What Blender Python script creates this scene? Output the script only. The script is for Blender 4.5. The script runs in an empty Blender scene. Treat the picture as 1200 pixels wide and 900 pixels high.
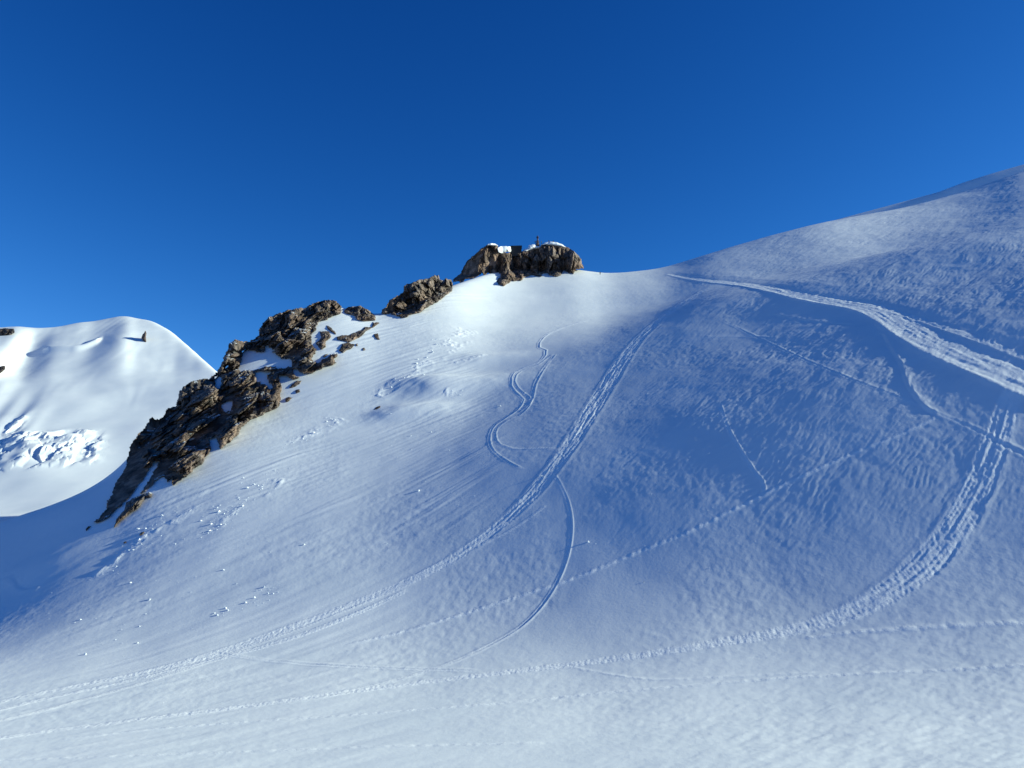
import bpy, math, time
import numpy as np
from mathutils import Vector

T0 = time.time()
scn = bpy.context.scene
COL = scn.collection
rng = np.random.default_rng(7)

# ------------------------------------------------------------------ camera numbers (1200 x 900 photograph)
FPX = 934.0
TH = math.atan(150.0 / FPX)
CT, ST = math.cos(TH), math.sin(TH)


def qr(px, py):
    """pixel -> (x/Y, z/Y) of the line of sight"""
    px = np.asarray(px, float); py = np.asarray(py, float)
    u = (px - 600) / FPX; v = (450 - py) / FPX
    den = CT - v * ST
    return u / den, (ST + v * CT) / den


def sig(t):
    return 1 / (1 + np.exp(-np.clip(t, -60, 60)))


def softplus(t):
    return np.where(t > 30, t, np.log1p(np.exp(np.minimum(t, 30))))


def sstep(a, b, t):
    t = np.clip((t - a) / (b - a), 0, 1)
    return t * t * (3 - 2 * t)


# ------------------------------------------------------------------ noise
_P = np.random.default_rng(11).permutation(65536).astype(np.int32)
_COS = np.cos(np.arange(65536) * (2 * math.pi / 65536)).astype(np.float32)
_SIN = np.sin(np.arange(65536) * (2 * math.pi / 65536)).astype(np.float32)


def h3(i, j, k, seed=0):
    return _P[(_P[(_P[(i + seed * 101) & 65535] + j) & 65535] + k) & 65535]


def perlin2(x, y, seed=0):
    x, y = np.broadcast_arrays(np.asarray(x, float), np.asarray(y, float))
    fx, fy = np.floor(x), np.floor(y)
    xf = (x - fx).astype(np.float32); yf = (y - fy).astype(np.float32)
    xi = fx.astype(np.int32); yi = fy.astype(np.int32)
    u = xf * xf * xf * (xf * (xf * 6 - 15) + 10); v = yf * yf * yf * (yf * (yf * 6 - 15) + 10)

    def g(i, j, dx, dy):
        a = _P[(_P[(i + seed * 101) & 65535] + j) & 65535]
        return _COS[a] * dx + _SIN[a] * dy
    n0 = g(xi, yi, xf, yf) * (1 - u) + g(xi + 1, yi, xf - 1, yf) * u
    n1 = g(xi, yi + 1, xf, yf - 1) * (1 - u) + g(xi + 1, yi + 1, xf - 1, yf - 1) * u
    return (n0 * (1 - v) + n1 * v) * 1.5


def fbm2(x, y, octv=4, seed=0, gain=.5):
    s = 0; a = 1; 
    for o in range(octv):
        s = s + a * perlin2(x * 2 ** o + 17.3 * o, y * 2 ** o - 9.1 * o, seed + o); a *= gain
    return s


def cells3(P, size, seed, aniso=None):
    """blocky facets: each Voronoi cell of 3-D space gets a random offset and tilt"""
    Q = P / size
    if aniso is None: aniso = np.diag([1, .06, .85])
    if aniso is not None:
        Q = Q @ aniso
    I = np.floor(Q).astype(np.int64)
    best = np.full(len(P), 1e9); val = np.zeros(len(P)); sec = np.full(len(P), 1e9)
    for a in (-1, 0, 1):
        for b in (-1, 0, 1):
            for c in (-1, 0, 1):
                h = h3(I[:, 0] + a, I[:, 1] + b, I[:, 2] + c, seed)
                j1 = _P[(h + 1) & 65535] / 65536; j2 = _P[(h + 2) & 65535] / 65536; j3 = _P[(h + 3) & 65535] / 65536
                C = np.stack([I[:, 0] + a + j1, I[:, 1] + b + j2, I[:, 2] + c + j3], 1)
                D = Q - C
                d = (D * D).sum(1)
                o = _P[(h + 4) & 65535] / 65536 - .5
                t = np.stack([_P[(h + 5 + k) & 65535] / 65536 - .5 for k in range(3)], 1)
                vv = .8 * o + 3.2 * (t * D * np.array([1.7, .3, .7])).sum(1)
                m = d < best
                sec = np.where(m, best, np.minimum(sec, d))
                val = np.where(m, vv, val); best = np.where(m, d, best)
    edge = np.sqrt(sec) - np.sqrt(best)
    return val, edge


# ------------------------------------------------------------------ the main snow slope as a height function
BROW = [(-700, 900), (-300, 720), (-120, 652), (0, 612), (60, 592), (100, 575), (140, 549), (165, 520), (200, 484), (250, 447), (280, 415), (312, 391),
        (345, 371), (370, 362), (404, 360), (425, 366), (448, 369), (475, 358), (530, 333), (545, 328.5), (560, 325), (580, 319), (610, 316), (650, 316), (672, 315.2),
        (684, 315), (692, 318), (702, 320.7), (712, 321.4), (730, 319.5), (750, 317), (772, 315.5), (785, 312), (815, 302), (850, 291), (900, 277), (940, 266),
        (976, 258), (1060, 243.5), (1130, 225), (1200, 200), (1350, 160), (1700, 100), (2200, 40)]
_bq, _br = qr(*np.array(BROW, float).T)


def rbrow(q):
    return np.interp(q, _bq, _br)


_qs = np.linspace(-1.6, 1.6, 3201)
_ker = np.exp(-.5 * (np.arange(-12, 13) / 4.0) ** 2); _ker /= _ker.sum()
_kw = np.exp(-.5 * (np.arange(-60, 61) / 18.0) ** 2); _kw /= _kw.sum()
_rs = np.convolve(np.pad(rbrow(_qs), 12, mode='edge'), _ker, 'valid')

A0, GY = 109.0, .565


def G(q, Y):
    """cross slope z/Y: a gently tilted rib on the left, a bright saddle at the top, a steep wall on the right"""
    def seg(g, a, b, w1, w2):
        return g * (w1 * softplus((q - a) / w1) - w2 * softplus((q - b) / w2))
    q0 = np.interp(Y, [150, 180, 210, 250, 300, 345, 400, 460], [-.14, -.125, -.08, -.005, .125, .21, .25, .25])
    g1 = .14 - .36 * sstep(250, 360, Y)
    gl = .11 - .20 * sstep(150, 250, Y)
    return seg(gl, -.46, -.22, .08, .06) + seg(g1, -.22, q0, .06, .06) + .303 * .06 * softplus((q - q0) / .06) - .04 * .08 * softplus((q - .45) / .08) + seg(.016 * sstep(260, 180, Y), .2, .9, .06, .08) + seg(-.12 * sstep(255, 340, Y), q0, .38, .06, .08) + .01 + .03 * sstep(215, 440, Y) + (.02 + .098 * sstep(-.22, .34, q)) * sstep(250, 362, Y)


def roll(x, Y):
    """the whole slope rolls off to the left"""
    return .40 * 16 * softplus((-(50 + .14 * Y) - x) / 16) * sstep(108, 185, Y)


_yb = A0 / np.maximum(.12, GY + G(_qs, 300 + 0 * _qs) - _rs)
for _ in range(60):
    _yb = .7 * _yb + .3 * (A0 + roll(_qs * _yb, _yb)) / np.maximum(.12, GY + G(_qs, _yb) - _rs)
    _yb = np.clip(_yb, 80, 470)
_yr = np.interp(_qs, [-.1, 0, .125, .2, .35, .5, .65, .8, 1.2], [400, 446, 446, 450, 465, 484, 518, 550, 590])
_yb = _yb + (_yr - _yb) * sstep(-.09, .02, _qs)
_yb = np.convolve(np.pad(_yb, 60, mode='edge'), _kw, 'valid')
_corr = np.zeros_like(_qs)


def ybrow(q):
    return np.interp(q, _qs, _yb)


def base_z(x, Y):
    q = x / Y
    yb = ybrow(q)
    s = GY * Y - A0 + Y * G(q, Y)
    # foreground plateau
    p = -25.0 + .038 * x + .010 * (Y - 70)
    k = 8.0
    m = np.maximum(s, p)
    z = m + k * np.log(np.exp((s - m) / k) + np.exp((p - m) / k)) 
    near = -1.75 - .36 * Y
    m = np.maximum(z, near); k2 = .8
    z = m + k2 * np.log(np.exp((z - m) / k2) + np.exp((near - m) / k2))
    z = z - roll(x, Y)
    # roll over the crest
    L = 5.0 + 11.0 * sstep(-.06, .28, q)
    d = Y - yb
    z = z - 1.1 * L * softplus(d / L) - .9 * 12 * softplus((d - 45) / 12)
    z = z + np.interp(q, _qs, _corr) * Y * sstep(.5, 1.0, Y / yb)
    # soft wide undulations
    z = z + .5 * perlin2(x / 46, Y / 60, 3) * sstep(60, 160, Y) + .13 * perlin2(x / 17, Y / 23, 4)
    # small hollows and humps of the middle slope
    for (bx, by, h, rl, rr, ry) in BUMPS:
        m = (abs(x - bx) < 3.5 * max(rl, rr)) & (abs(Y - by) < 3.5 * ry)
        if m.any():
            dx = x[m] - bx + .8 * perlin2(x[m] / 4, Y[m] / 4, 39); rx = np.where(dx < 0, rl, rr)
            z[m] += h * np.exp(-((dx / rx) ** 2 + ((Y[m] - by) / ry) ** 2) ** 1.25)
    return np.maximum(z, -150 + 0 * z)


BUMPS = []
# match the skyline
for _it in range(5):
    Ys = np.linspace(.55, 1.35, 260)
    QQ = _qs[::8]
    YY = ybrow(QQ)[:, None] * Ys[None]
    Z = base_z(QQ[:, None] * YY, YY)
    rm = (Z / YY).max(1)
    e = np.interp(QQ, _qs, _rs) - rm
    _corr += np.interp(_qs, QQ, e)
    _corr = np.convolve(np.pad(_corr, 60, mode='edge'), _kw, 'valid')
print('skyline err', np.abs(e).max(), list(np.round(_yb[800:2500:60])))

# map of where each line of sight meets the slope
MX = np.arange(-60, 1301, 4.0); MY = np.arange(200, 941, 2.0)


def build_map():
    Ys = np.concatenate([np.linspace(30, 120, 150), np.linspace(121, 560, 540)])
    qg = np.linspace(-.95, 1.0, 651)
    QG = qg[:, None] * np.ones(len(Ys))
    R = base_z(QG * Ys, np.broadcast_to(Ys, QG.shape)) / Ys
    out = np.full((len(MY), len(MX)), np.nan)
    for i, px in enumerate(MX):
        q, r = qr(np.full(len(MY), px), MY)
        fi = np.clip((q - qg[0]) / (qg[1] - qg[0]), 0, len(qg) - 1.001); i0 = fi.astype(int); fr_ = (fi - i0)[:, None]
        f1 = R[i0] * (1 - fr_) + R[i0 + 1] * fr_ - r[:, None]
        below = f1 >= 0
        hit = below.any(1); k = below.argmax(1); k0 = np.maximum(k - 1, 0)
        a = f1[np.arange(len(MY)), k0]; b = f1[np.arange(len(MY)), k]
        t = np.where(b - a > 1e-9, -a / np.maximum(b - a, 1e-9), 0)
        y = Ys[k0] + np.clip(t, 0, 1) * (Ys[k] - Ys[k0])
        # above the skyline: carry the depth of the crest upward
        idx = np.where(hit)[0]
        if len(idx):
            y[:idx[0]] = y[idx[0]]
        out[:, i] = y
    return out


YMAP = build_map()
_sm = np.array([1, 2, 1]) / 4
print('map', time.time() - T0)


def hitY(px, py):
    fx = np.clip((np.asarray(px, float) - MX[0]) / 4.0, 0, len(MX) - 1.001)
    fy = np.clip((np.asarray(py, float) - MY[0]) / 2.0, 0, len(MY) - 1.001)
    i = fx.astype(int); j = fy.astype(int); a = fx - i; b = fy - j
    return (YMAP[j, i] * (1 - a) + YMAP[j, i + 1] * a) * (1 - b) + (YMAP[j + 1, i] * (1 - a) + YMAP[j + 1, i + 1] * a) * b


def at(px, py, Y=None):
    q, r = qr(px, py)
    if Y is None:
        Y = hitY(px, py)
    return np.stack([q * Y, Y + 0 * q, r * Y], -1)


# snow humps of the middle slope: steep and shaded on their left, running out gently to the right
for (px, py, h, rl, rr, ry) in [(516, 452, 2.0, 10, 24, 7), (470, 484, 1.5, 9, 14, 5), (474, 449, .9, 5, 12, 4), (566, 421, 1.0, 9, 16, 6), (30, 668, .5, 7, 14, 5)]:
    p = at(px, py)
    BUMPS.append((float(p[0]), float(p[1]), h, rl, rr, ry))


# ------------------------------------------------------------------ mesh helpers
def mesh_from(name, V, F, mat, parent=None, smooth=True):
    me = bpy.data.meshes.new(name)
    V = np.asarray(V, np.float32); F = np.asarray(F, np.int32)
    n = F.shape[1]
    me.vertices.add(len(V)); me.vertices.foreach_set('co', V.ravel())
    me.loops.add(F.size); me.loops.foreach_set('vertex_index', F.ravel())
    me.polygons.add(len(F)); me.polygons.foreach_set('loop_start', np.arange(0, F.size, n, dtype=np.int32))
    me.polygons.foreach_set('use_smooth', np.full(len(F), smooth))
    me.update(calc_edges=True); me.validate()
    me.materials.append(mat)
    o = bpy.data.objects.new(name, me); COL.objects.link(o)
    if parent is not None:
        o.parent = parent
    return o


def grid_faces(nr, nc):
    i = np.arange((nr - 1) * nc).reshape(nr - 1, nc)[:, :-1].ravel()
    return np.stack([i, i + 1, i + nc + 1, i + nc], 1)


def tag(o, label=None, cat=None, group=None, kind=None):
    if label: o['label'] = label
    if cat: o['category'] = cat
    if group: o['group'] = group
    if kind: o['kind'] = kind
    return o


def empty(name, loc):
    o = bpy.data.objects.new(name, None); COL.objects.link(o); o.location = loc
    o.empty_display_size = .5
    return o


def setparent(o, root):
    """vertices were given in world space; keep them there under the Empty"""
    o.parent = root
    o.data.transform(root.matrix_basis.inverted())


# ------------------------------------------------------------------ materials
def new_mat(name):
    m = bpy.data.materials.new(name); m.use_nodes = True
    nt = m.node_tree
    return m, nt, nt.nodes['Principled BSDF']


def snow_mat(name, bump=.25, scale=1.6):
    m, nt, b = new_mat(name)
    N, L = nt.nodes.new, nt.links.new
    tc = N('ShaderNodeNewGeometry')
    n1 = N('ShaderNodeTexNoise'); n1.inputs['Scale'].default_value = .06; n1.inputs['Detail'].default_value = 6
    L(tc.outputs['Position'], n1.inputs['Vector'])
    cr = N('ShaderNodeValToRGB')
    cr.color_ramp.elements[0].position = .3; cr.color_ramp.elements[0].color = (.77, .80, .83, 1)
    cr.color_ramp.elements[1].position = .7; cr.color_ramp.elements[1].color = (.85, .865, .88, 1)
    L(n1.outputs['Fac'], cr.inputs['Fac']); L(cr.outputs['Color'], b.inputs['Base Color'])
    n2 = N('ShaderNodeTexNoise'); n2.inputs['Scale'].default_value = scale; n2.inputs['Detail'].default_value = 5
    n2.inputs['Roughness'].default_value = .62
    L(tc.outputs['Position'], n2.inputs['Vector'])
    bp = N('ShaderNodeBump'); bp.inputs['Strength'].default_value = bump; bp.inputs['Distance'].default_value = .12
    # broken, trodden snow: rougher and a little whiter than the wind crust
    at_ = N('ShaderNodeAttribute'); at_.attribute_name = 'trodden'
    n4 = N('ShaderNodeTexNoise'); n4.inputs['Scale'].default_value = 3.2; n4.inputs['Detail'].default_value = 4; n4.inputs['Roughness'].default_value = .7
    L(tc.outputs['Position'], n4.inputs['Vector'])
    mu = N('ShaderNodeMath'); mu.operation = 'MULTIPLY'; L(n4.outputs['Fac'], mu.inputs[0]); L(at_.outputs['Fac'], mu.inputs[1])
    ma = N('ShaderNodeMath'); ma.operation = 'MULTIPLY_ADD'; ma.inputs[1].default_value = 7.0; L(mu.outputs[0], ma.inputs[0]); L(n2.outputs['Fac'], ma.inputs[2])
    L(ma.outputs[0], bp.inputs['Height'])
    mw = N('ShaderNodeMix'); mw.data_type = 'RGBA'; L(at_.outputs['Fac'], mw.inputs['Factor']); L(cr.outputs['Color'], mw.inputs['A']); mw.inputs['B'].default_value = (.93, .94, .95, 1)
    L(mw.outputs['Result'], b.inputs['Base Color']); L(bp.outputs['Normal'], b.inputs['Normal'])
    b.inputs['Roughness'].default_value = .55
    b.inputs['Specular IOR Level'].default_value = .25
    return m


def rock_mat(name, tint=(1, 1, 1), snow=.5):
    m, nt, b = new_mat(name)
    N, L = nt.nodes.new, nt.links.new
    g = N('ShaderNodeNewGeometry')
    n1 = N('ShaderNodeTexNoise'); n1.inputs['Scale'].default_value = .22; n1.inputs['Detail'].default_value = 8; n1.inputs['Roughness'].default_value = .65
    L(g.outputs['Position'], n1.inputs['Vector'])
    cr = N('ShaderNodeValToRGB'); e = cr.color_ramp.elements
    e[0].position = .33; e[0].color = (.035 * tint[0], .031 * tint[1], .027 * tint[2], 1)
    e[1].position = .72; e[1].color = (.30 * tint[0], .205 * tint[1], .15 * tint[2], 1)
    k = e.new(.52); k.color = (.16 * tint[0], .108 * tint[1], .082 * tint[2], 1)
    L(n1.outputs['Fac'], cr.inputs['Fac'])
    v = N('ShaderNodeTexVoronoi'); v.inputs['Scale'].default_value = .55
    L(g.outputs['Position'], v.inputs['Vector'])
    hs = N('ShaderNodeHueSaturation')
    mr = N('ShaderNodeMapRange'); mr.inputs['To Min'].default_value = .55; mr.inputs['To Max'].default_value = 1.35
    sx = N('ShaderNodeSeparateColor'); L(v.outputs['Color'], sx.inputs['Color'])
    L(sx.outputs['Red'], mr.inputs['Value']); L(mr.outputs['Result'], hs.inputs['Value']); L(cr.outputs['Color'], hs.inputs['Color'])
    n5 = N('ShaderNodeTexNoise'); n5.inputs['Scale'].default_value = .07; n5.inputs['Detail'].default_value = 5; n5.inputs['Roughness'].default_value = .7
    L(g.outputs['Position'], n5.inputs['Vector'])
    m5 = N('ShaderNodeMapRange'); m5.inputs['From Min'].default_value = .42; m5.inputs['From Max'].default_value = .6; L(n5.outputs['Fac'], m5.inputs['Value'])
    hg = N('ShaderNodeHueSaturation'); hg.inputs['Saturation'].default_value = .6; hg.inputs['Value'].default_value = 1.0; L(hs.outputs['Color'], hg.inputs['Color'])
    mg = N('ShaderNodeMix'); mg.data_type = 'RGBA'; L(m5.outputs['Result'], mg.inputs['Factor']); L(hs.outputs['Color'], mg.inputs['A']); L(hg.outputs['Color'], mg.inputs['B'])
    # snow caught on ledges
    sn = N('ShaderNodeSeparateXYZ'); L(g.outputs['Normal'], sn.inputs['Vector'])
    n3 = N('ShaderNodeTexNoise'); n3.inputs['Scale'].default_value = .18; n3.inputs['Detail'].default_value = 4
    L(g.outputs['Position'], n3.inputs['Vector'])
    ad = N('ShaderNodeMath'); ad.operation = 'MULTIPLY_ADD'; ad.inputs[1].default_value = .9; L(n3.outputs['Fac'], ad.inputs[0]); L(sn.outputs['Z'], ad.inputs[2])
    ms = N('ShaderNodeMapRange'); ms.inputs['From Min'].default_value = 1.42 - snow * .2; ms.inputs['From Max'].default_value = 1.47 - snow * .2
    L(ad.outputs[0], ms.inputs['Value'])
    mx = N('ShaderNodeMix'); mx.data_type = 'RGBA'
    L(ms.outputs['Result'], mx.inputs['Factor']); L(mg.outputs['Result'], mx.inputs['A']); mx.inputs['B'].default_value = (.85, .87, .89, 1)
    L(mx.outputs['Result'], b.inputs['Base Color'])
    n2 = N('ShaderNodeTexNoise'); n2.inputs['Scale'].default_value = 1.4; n2.inputs['Detail'].default_value = 6; n2.inputs['Roughness'].default_value = .7
    L(g.outputs['Position'], n2.inputs['Vector'])
    bp = N('ShaderNodeBump'); bp.inputs['Strength'].default_value = .9; bp.inputs['Distance'].default_value = .8
    L(n2.outputs['Fac'], bp.inputs['Height']); L(bp.outputs['Normal'], b.inputs['Normal'])
    b.inputs['Roughness'].default_value = .85; b.inputs['Specular IOR Level'].default_value = .2
    return m


def plain_mat(name, col, rough=.6, metal=0.0):
    m, nt, b = new_mat(name)
    N, L = nt.nodes.new, nt.links.new
    g = N('ShaderNodeNewGeometry')
    n = N('ShaderNodeTexNoise'); n.inputs['Scale'].default_value = 3; n.inputs['Detail'].default_value = 4
    L(g.outputs['Position'], n.inputs['Vector'])
    cr = N('ShaderNodeValToRGB')
    cr.color_ramp.elements[0].color = tuple(c * .75 for c in col) + (1,); cr.color_ramp.elements[1].color = tuple(min(1, c * 1.25) for c in col) + (1,)
    L(n.outputs['Fac'], cr.inputs['Fac']); L(cr.outputs['Color'], b.inputs['Base Color'])
    b.inputs['Roughness'].default_value = rough; b.inputs['Metallic'].default_value = metal
    return m


M_SNOW = snow_mat('wind_packed_snow', .22, 2.0)
M_FAR = snow_mat('glacier_snow', .2, .25)
M_ROCK = rock_mat('brown_rock', (1, 1, 1), -.2)
M_ROCK2 = rock_mat('pale_brown_rock', (1.12, 1.06, 1.02), -.6)
M_ROCKF = rock_mat('far_dark_rock', (.7, .75, .85), .3)
M_HUT = plain_mat('dark_hut_cladding', (.008, .009, .011), .7)
M_ROOF = plain_mat('dark_sheet_roof', (.03, .035, .045), .5)
M_BRONZE = plain_mat('dark_bronze', (.05, .035, .05), .5, .5)
M_STONE = plain_mat('pedestal_stone', (.07, .05, .05), .8)

# ------------------------------------------------------------------ trails on the slope
TR = []   # (pixel polyline, pixel half width at each point, kind, strength)
TR.append(([(-60, 846), (40, 822), (160, 796), (260, 771), (340, 748), (420, 718), (480, 690)], [5, 5, 5, 5, 5, 4, 4], 'ski', .6))
TR.append(([(-60, 875), (0, 865), (150, 845), (300, 826), (430, 808), (550, 793), (650, 781), (750, 768), (850, 752), (910, 742), (960, 730), (1010, 711),
            (1055, 685), (1090, 655), (1115, 625), (1132, 597), (1148, 565), (1162, 530), (1174, 495), (1184, 465), (1189, 448)],
           [7, 7, 7, 7, 7, 7, 7, 8, 9, 11, 13, 16, 18, 19, 18, 17, 16, 15, 13, 11, 9], 'trod', 1.0))
TR.append(([(835, 335), (805, 352), (770, 378), (745, 402), (728, 425), (716, 445), (700, 470), (680, 503), (655, 540), (630, 572), (600, 603), (570, 628), (530, 655),
            (490, 676), (430, 702), (370, 725), (300, 750), (240, 770), (170, 788), (100, 802), (0, 822), (-60, 834)],
           [5, 6, 7, 8, 10, 11, 12, 12, 11, 11, 10, 9, 9, 8, 8, 8, 9, 10, 9, 8, 7, 6], 'ski', .9))
TR.append(([(500, 672), (440, 700), (370, 728), (300, 755), (240, 777), (150, 805), (60, 830), (-60, 858)], [1.6] * 8, 'line', 1.2))
TR.append(([(690, 375), (660, 384), (634, 398), (630, 406), (640, 412), (634, 422), (612, 432), (600, 441), (598, 452), (606, 462), (613, 468), (608, 478), (592, 490),
            (578, 500), (573, 512), (575, 524), (590, 538), (606, 547), (616, 551)], [1.1] * 19, 'line', 1.4))
TR.append(([(648, 414), (630, 428), (610, 436), (602, 447), (612, 460), (622, 468), (612, 484), (592, 494), (580, 506), (582, 518), (597, 525), (625, 526), (652, 525)], [1.0] * 13, 'line', 1.2))
TR.append(([(650, 415), (636, 434), (626, 452), (622, 470), (606, 484)], [1.5] * 5, 'line', .9))
TR.append(([(646, 552), (655, 566), (664, 585), (669, 608), (668, 635), (660, 665), (645, 695), (615, 730), (575, 755), (530, 776), (470, 795), (400, 812), (320, 826)], [1.3] * 13, 'line', 1.0))
TR.append(([(1108, 483), (1085, 495), (1045, 513), (1000, 531), (950, 553), (900, 577), (850, 602), (800, 626), (740, 650), (680, 675), (620, 695), (560, 714), (480, 738), (400, 757)], [2.4] * 14, 'foot', 1.2))
TR.append(([(845, 375), (890, 397), (940, 420), (1000, 445), (1060, 468), (1100, 485), (1140, 502), (1180, 523), (1240, 550)], [1.4, 1.4, 1.5, 1.6, 1.8, 2.2, 3, 4, 4], 'line', .6))
TR.append(([(1034, 390), (1044, 408), (1054, 425), (1060, 445), (1070, 463), (1085, 478), (1098, 486)], [3] * 7, 'step', 1.0))
TR.append(([(843, 474), (849, 492), (858, 512), (870, 532), (884, 553), (894, 566), (895, 578)], [1.5] * 7, 'line', 1.0))
TR.append(([(60, 868), (180, 854), (300, 845), (420, 837), (560, 826), (700, 813), (800, 804), (900, 796), (1020, 789), (1120, 784), (1240, 777)], [2.6] * 11, 'foot', .9))
TR.append(([(940, 748), (1000, 741), (1060, 737), (1120, 733), (1240, 728)], [2.5, 3, 3.5, 4, 4], 'foot', 1.0))
TR.append(([(250, 765), (300, 772), (360, 778), (450, 783), (560, 786)], [2.5] * 5, 'line', .7))
TR.append(([(660, 780), (760, 796), (850, 793), (960, 788)], [2] * 4, 'foot', .5))
TR.append(([(640, 592), (600, 620), (560, 640), (520, 655)], [1.2] * 4, 'line', .8))
TR.append(([(825, 395), (850, 394), (870, 394), (900, 396)], [2] * 4, 'line', .5))
TR.append(([(905, 368), (950, 376), (1000, 380)], [2.4] * 3, 'step', .5))
TR.append(([(-40, 700), (-10, 690), (10, 678), (24, 690), (50, 686)], [3] * 5, 'step', -.6))
TR.append(([(-40, 892), (200, 884), (420, 876), (640, 870)], [3] * 4, 'foot', .6))
PATH = [(780, 321), (800, 325), (830, 329), (870, 333), (910, 340), (950, 349), (990, 355), (1020, 361), (1045, 373), (1070, 389), (1105, 407), (1150, 425), (1200, 446), (1260, 468)]
PATHW = [2, 3, 4.5, 6.5, 9, 11, 13, 16, 18, 20, 23, 26, 29, 31]
PATH2 = [(930, 341), (985, 350), (1020, 356), (1070, 370), (1120, 387), (1160, 401), (1200, 416), (1260, 436)]


def track_frame(X, Y, pts, wpx, reach=4.0):
    """signed distance, distance along and half width of every grid vertex near a trail"""
    P = np.array(pts, float)
    # smooth resampling in the picture, then onto the ground
    t = np.concatenate([[0], np.cumsum(np.hypot(*np.diff(P, axis=0).T))])
    n = max(8, int(t[-1] / 7))
    tt = np.linspace(0, t[-1], n)

    def cub(v):
        m = np.gradient(v, t)
        i = np.clip(np.searchsorted(t, tt, 'right') - 1, 0, len(t) - 2)
        h = t[i + 1] - t[i]; s = (tt - t[i]) / h
        return (2 * s ** 3 - 3 * s ** 2 + 1) * v[i] + (s ** 3 - 2 * s ** 2 + s) * h * m[i] + (-2 * s ** 3 + 3 * s ** 2) * v[i + 1] + (s ** 3 - s ** 2) * h * m[i + 1]
    px, py = cub(P[:, 0]), cub(P[:, 1])
    w = np.interp(tt, t, wpx)
    W = at(px, py)
    hw = np.maximum(w * W[:, 1] / FPX, np.interp(W[:, 1], [60, 120, 200], [.24, .28, .16]))
    A = W[:, :2]
    L = np.concatenate([[0], np.cumsum(np.hypot(*np.diff(A, axis=0).T))])
    N = len(X)
    best = np.full(N, 1e9, np.float32); side = np.zeros(N, np.float32); along = np.zeros(N, np.float32); half = np.ones(N, np.float32)
    xs0 = X; ys0 = Y
    R = hw.max() * reach + 1
    box = np.where((xs0 > A[:, 0].min() - R) & (xs0 < A[:, 0].max() + R) & (ys0 > A[:, 1].min() - R) & (ys0 < A[:, 1].max() + R))[0]
    bx, by = X[box], Y[box]
    for k in range(len(A) - 1):
        a, b = A[k], A[k + 1]; r = max(hw[k], hw[k + 1]) * reach + .5
        m = np.where((bx > min(a[0], b[0]) - r) & (bx < max(a[0], b[0]) + r) & (by > min(a[1], b[1]) - r) & (by < max(a[1], b[1]) + r))[0]
        if not len(m): continue
        d = b - a; l2 = d @ d + 1e-9
        rx, ry = bx[m] - a[0], by[m] - a[1]
        s = np.clip((rx * d[0] + ry * d[1]) / l2, 0, 1)
        ex, ey = rx - s * d[0], ry - s * d[1]
        dist = np.hypot(ex, ey)
        g = box[m]
        ok = dist < best[g]
        g = g[ok]
        best[g] = dist[ok]
        side[g] = np.sign(d[0] * ry[ok] - d[1] * rx[ok])
        along[g] = L[k] + s[ok] * math.sqrt(l2)
        half[g] = hw[k] + s[ok] * (hw[k + 1] - hw[k])
    idx = np.where(best < half * reach)[0]
    u = along[idx] / L[-1]
    fade = sstep(0, .03, u) * sstep(0, .03, 1 - u)
    return idx, best[idx] * side[idx], along[idx], half[idx], fade


RGH = None


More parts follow.
